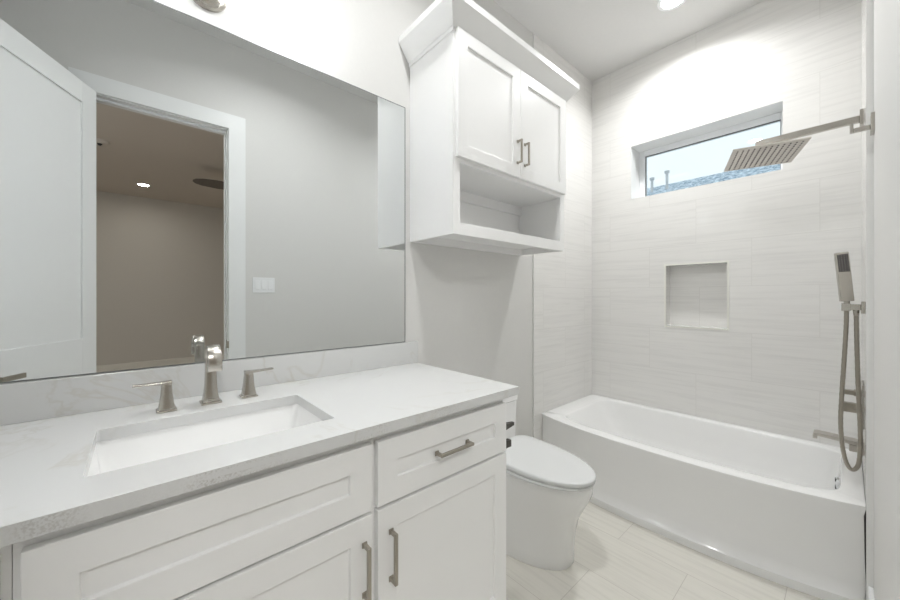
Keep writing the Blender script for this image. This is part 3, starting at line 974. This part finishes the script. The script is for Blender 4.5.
for v in bm.verts: pass
bmesh.ops.recalc_face_normals(bm, faces=bm.faces[:])
nf = obj('jets', bm, M['steel'], wd)
bm = B(); lo_ = wm @ Vector((0, 0, -.110)); cyl(bm, lo_, lo_ + Vector((0, .001, -.03)), .010, .008)
obj('hose_nut', bm, M['nickel'], hh, smooth=True)
bm = B(); cyl(bm, (hsx, -.024, 1.186), (hsx, -.024, 1.163), .010, .0085)
obj('hose_nut', bm, M['nickel'], hh, smooth=True)
bm = B()
pts = [(hsx, lo_.y + .001, lo_.z - .025), (hsx - .002, .006, 1.10), (hsx - .006, .012, .95), (hsx - .010, .018, .82), (hsx - .012, .022, .69), (hsx - .012, .017, .58), (hsx - .010, .006, .51), (hsx - .006, -.011, .478),
       (hsx - .002, -.030, .505), (hsx, -.036, .60), (hsx, -.034, .72), (hsx, -.029, .88), (hsx, -.026, 1.03), (hsx, -.024, 1.165)]
tube(bm, pts, .0075, n=12, smooth=10, ridges=True)
obj('hose', bm, M['nickel_d'], hh, smooth=True)

vv = thing('shower_valve', 'brushed nickel shower valve plate with two square handles behind the hose', 'shower valve', (SX, TY, .74))
bm = B(); box(bm, SX - .075, SX + .075, TY, TY + .006, .645, .845)
obj('plate', bm, M['nickel'], vv, bevel=0.002)
for z, l_, h_ in ((.793, .068, .011), (.722, .072, .022)):
    bm = B(); cyl(bm, (SX, TY + .006, z), (SX, TY + .03, z), .016); box(bm, SX - .013, SX + .013, TY + .018, TY + l_, z - h_, z + h_)
    obj('handle', bm, M['nickel_d'], vv, bevel=0.002)

ts = thing('tub_spout', 'flat brushed nickel waterfall tub spout low on the tiled wall', 'tub spout', (SX, TY, .56))
bm = B()
box(bm, SX - .035, SX + .035, TY, TY + .008, .515, .575)
box(bm, SX - .030, SX + .030, TY + .008, TY + .045, .522, .552)
loft(bm, [[(SX - .03, y, z), (SX + .03, y, z), (SX + .03, y, z + t_), (SX - .03, y, z + t_)] for y, z, t_ in ((TY + .008, .552, .018), (.06, .560, .016), (.10, .563, .014), (.114, .560, .015))])
box(bm, SX - .03, SX + .03, .100, .116, .548, .566)
obj('spout', bm, M['steel'], ts, bevel=0.001)

# robe hook on the painted wall beside the tile edge
hk = thing('robe_hook', 'square nickel robe hook on the wall at the tile edge', 'hook', (2.03, FY, 1.885))
bm = B(); box(bm, 1.998, 2.062, FY, FY + .010, 1.850, 1.916)
obj('back_plate', bm, M['nickel'], hk, bevel=0.001)
bm = B(); box(bm, 2.020, 2.040, FY + .010, -.014, 1.866, 1.880); box(bm, 2.020, 2.040, -.014, -.004, 1.866, 1.900)
obj('arm', bm, M['nickel'], hk, bevel=0.0015)

# light switch plate on the doorway wall (seen in the mirror)
sw = thing('light_switch', 'white three-gang light switch plate beside the door casing, seen in the mirror', 'light switch', (.732, FY, 1.335))
bm = B(); box(bm, .655, .809, FY, FY + .006, 1.278, 1.393)
obj('switch_plate', bm, M['plastic'], sw, bevel=0.002)
for i in range(3):
    x = .686 + .046 * i
    bm = B(); loft(bm, [[(x - .016, FY + .006, 1.302), (x + .016, FY + .006, 1.302), (x + .016, FY + .006, 1.369), (x - .016, FY + .006, 1.369)],
                        [(x - .016, FY + .011, 1.303), (x + .016, FY + .011, 1.303), (x + .016, FY + .008, 1.369), (x - .016, FY + .008, 1.369)]])
    obj('rocker', bm, M['plastic'], sw, bevel=0.0007)

# ------------------------------------------------------------------ bedroom things seen in the mirror
fc = Vector((1.27, -2.56, 2.72))
cf = thing('ceiling_fan', 'dark ceiling fan in the bedroom, one blade seen through the doorway in the mirror', 'ceiling fan', (fc.x, fc.y, BC))
bm = B(); cyl(bm, (fc.x, fc.y, BC), (fc.x, fc.y, 2.78), .014); loft(bm, [circ((fc.x, fc.y, BC), .07), circ((fc.x, fc.y, BC - .04), .05)])
obj('downrod', bm, M['nickel_d'], cf, smooth=True)
bm = B(); loft(bm, [circ((fc.x, fc.y, 2.80), .06), circ((fc.x, fc.y, 2.78), .10), circ((fc.x, fc.y, 2.70), .11), circ((fc.x, fc.y, 2.66), .06)])
obj('motor', bm, M['nickel_d'], cf, smooth=True)
for k in range(5):
    a = math.radians(183 + 72 * k)
    m_ = Matrix.Translation(fc) @ Matrix.Rotation(a, 4, 'Z') @ Matrix.Rotation(math.radians(-22), 4, 'X')
    bm = B()
    secs = [(.08, .03), (.18, .05), (.28, .075), (.48, .085), (.64, .070), (.71, .045), (.74, .012)]
    loft(bm, [[m_ @ Vector((r, s_ * w_, z_)) for s_, z_ in ((-1, 0), (1, 0), (1, .008), (-1, .008))] for r, w_ in secs])
    obj('blade', bm, M['fan'], cf)
sd = thing('smoke_detector', 'small white detector with dark lens on the bedroom ceiling, seen in the mirror', 'smoke detector', (-.285, -2.42, BC))
bm = B(); loft(bm, [circ((-.285, -2.42, BC), .065), circ((-.285, -2.42, BC - .02), .062), circ((-.285, -2.42, BC - .035), .045)])
obj('housing', bm, M['bed_ceil'], sd, smooth=True)
bm = B(); loft(bm, [circ((-.30, -2.42, BC - .036), .022), circ((-.30, -2.42, BC - .055), .010)])
obj('lens', bm, M['dark'], sd, smooth=True)

# ------------------------------------------------------------------ outside the window
nb = thing('neighbour_house', 'neighbouring house with speckled blue-grey shingle roof outside the window', 'house', (10.5, 2.0, 0))
RX, RZ2, EX, EZ = 9.5, 3.94, 6.0, 2.2
bm = B()
loft(bm, [[(EX, y, EZ), (RX, y, RZ2), (2 * RX - EX, y, EZ), (2 * RX - EX, y, EZ - .12), (RX, y, RZ2 - .14), (EX, y, EZ - .12)] for y in (-8, 12)])
obj('roof', bm, M['shingle'], nb)
bm = B(); box(bm, EX + .4, 2 * RX - EX - .4, -7.6, 11.6, -3.0, EZ - .1)
obj('wall', bm, M['siding'], nb)
for (x, y, top) in ((9.0, 3.037, 4.02), (9.0, 2.726, 4.10)):
    bm = B(); cyl(bm, (x, y, RZ2 - .5 * (RX - x) - .05), (x, y, top - .05), .028); cyl(bm, (x, y, top - .05), (x, y, top), .048, .052)
    obj('vent_pipe', bm, M['siding'], nb, smooth=True)
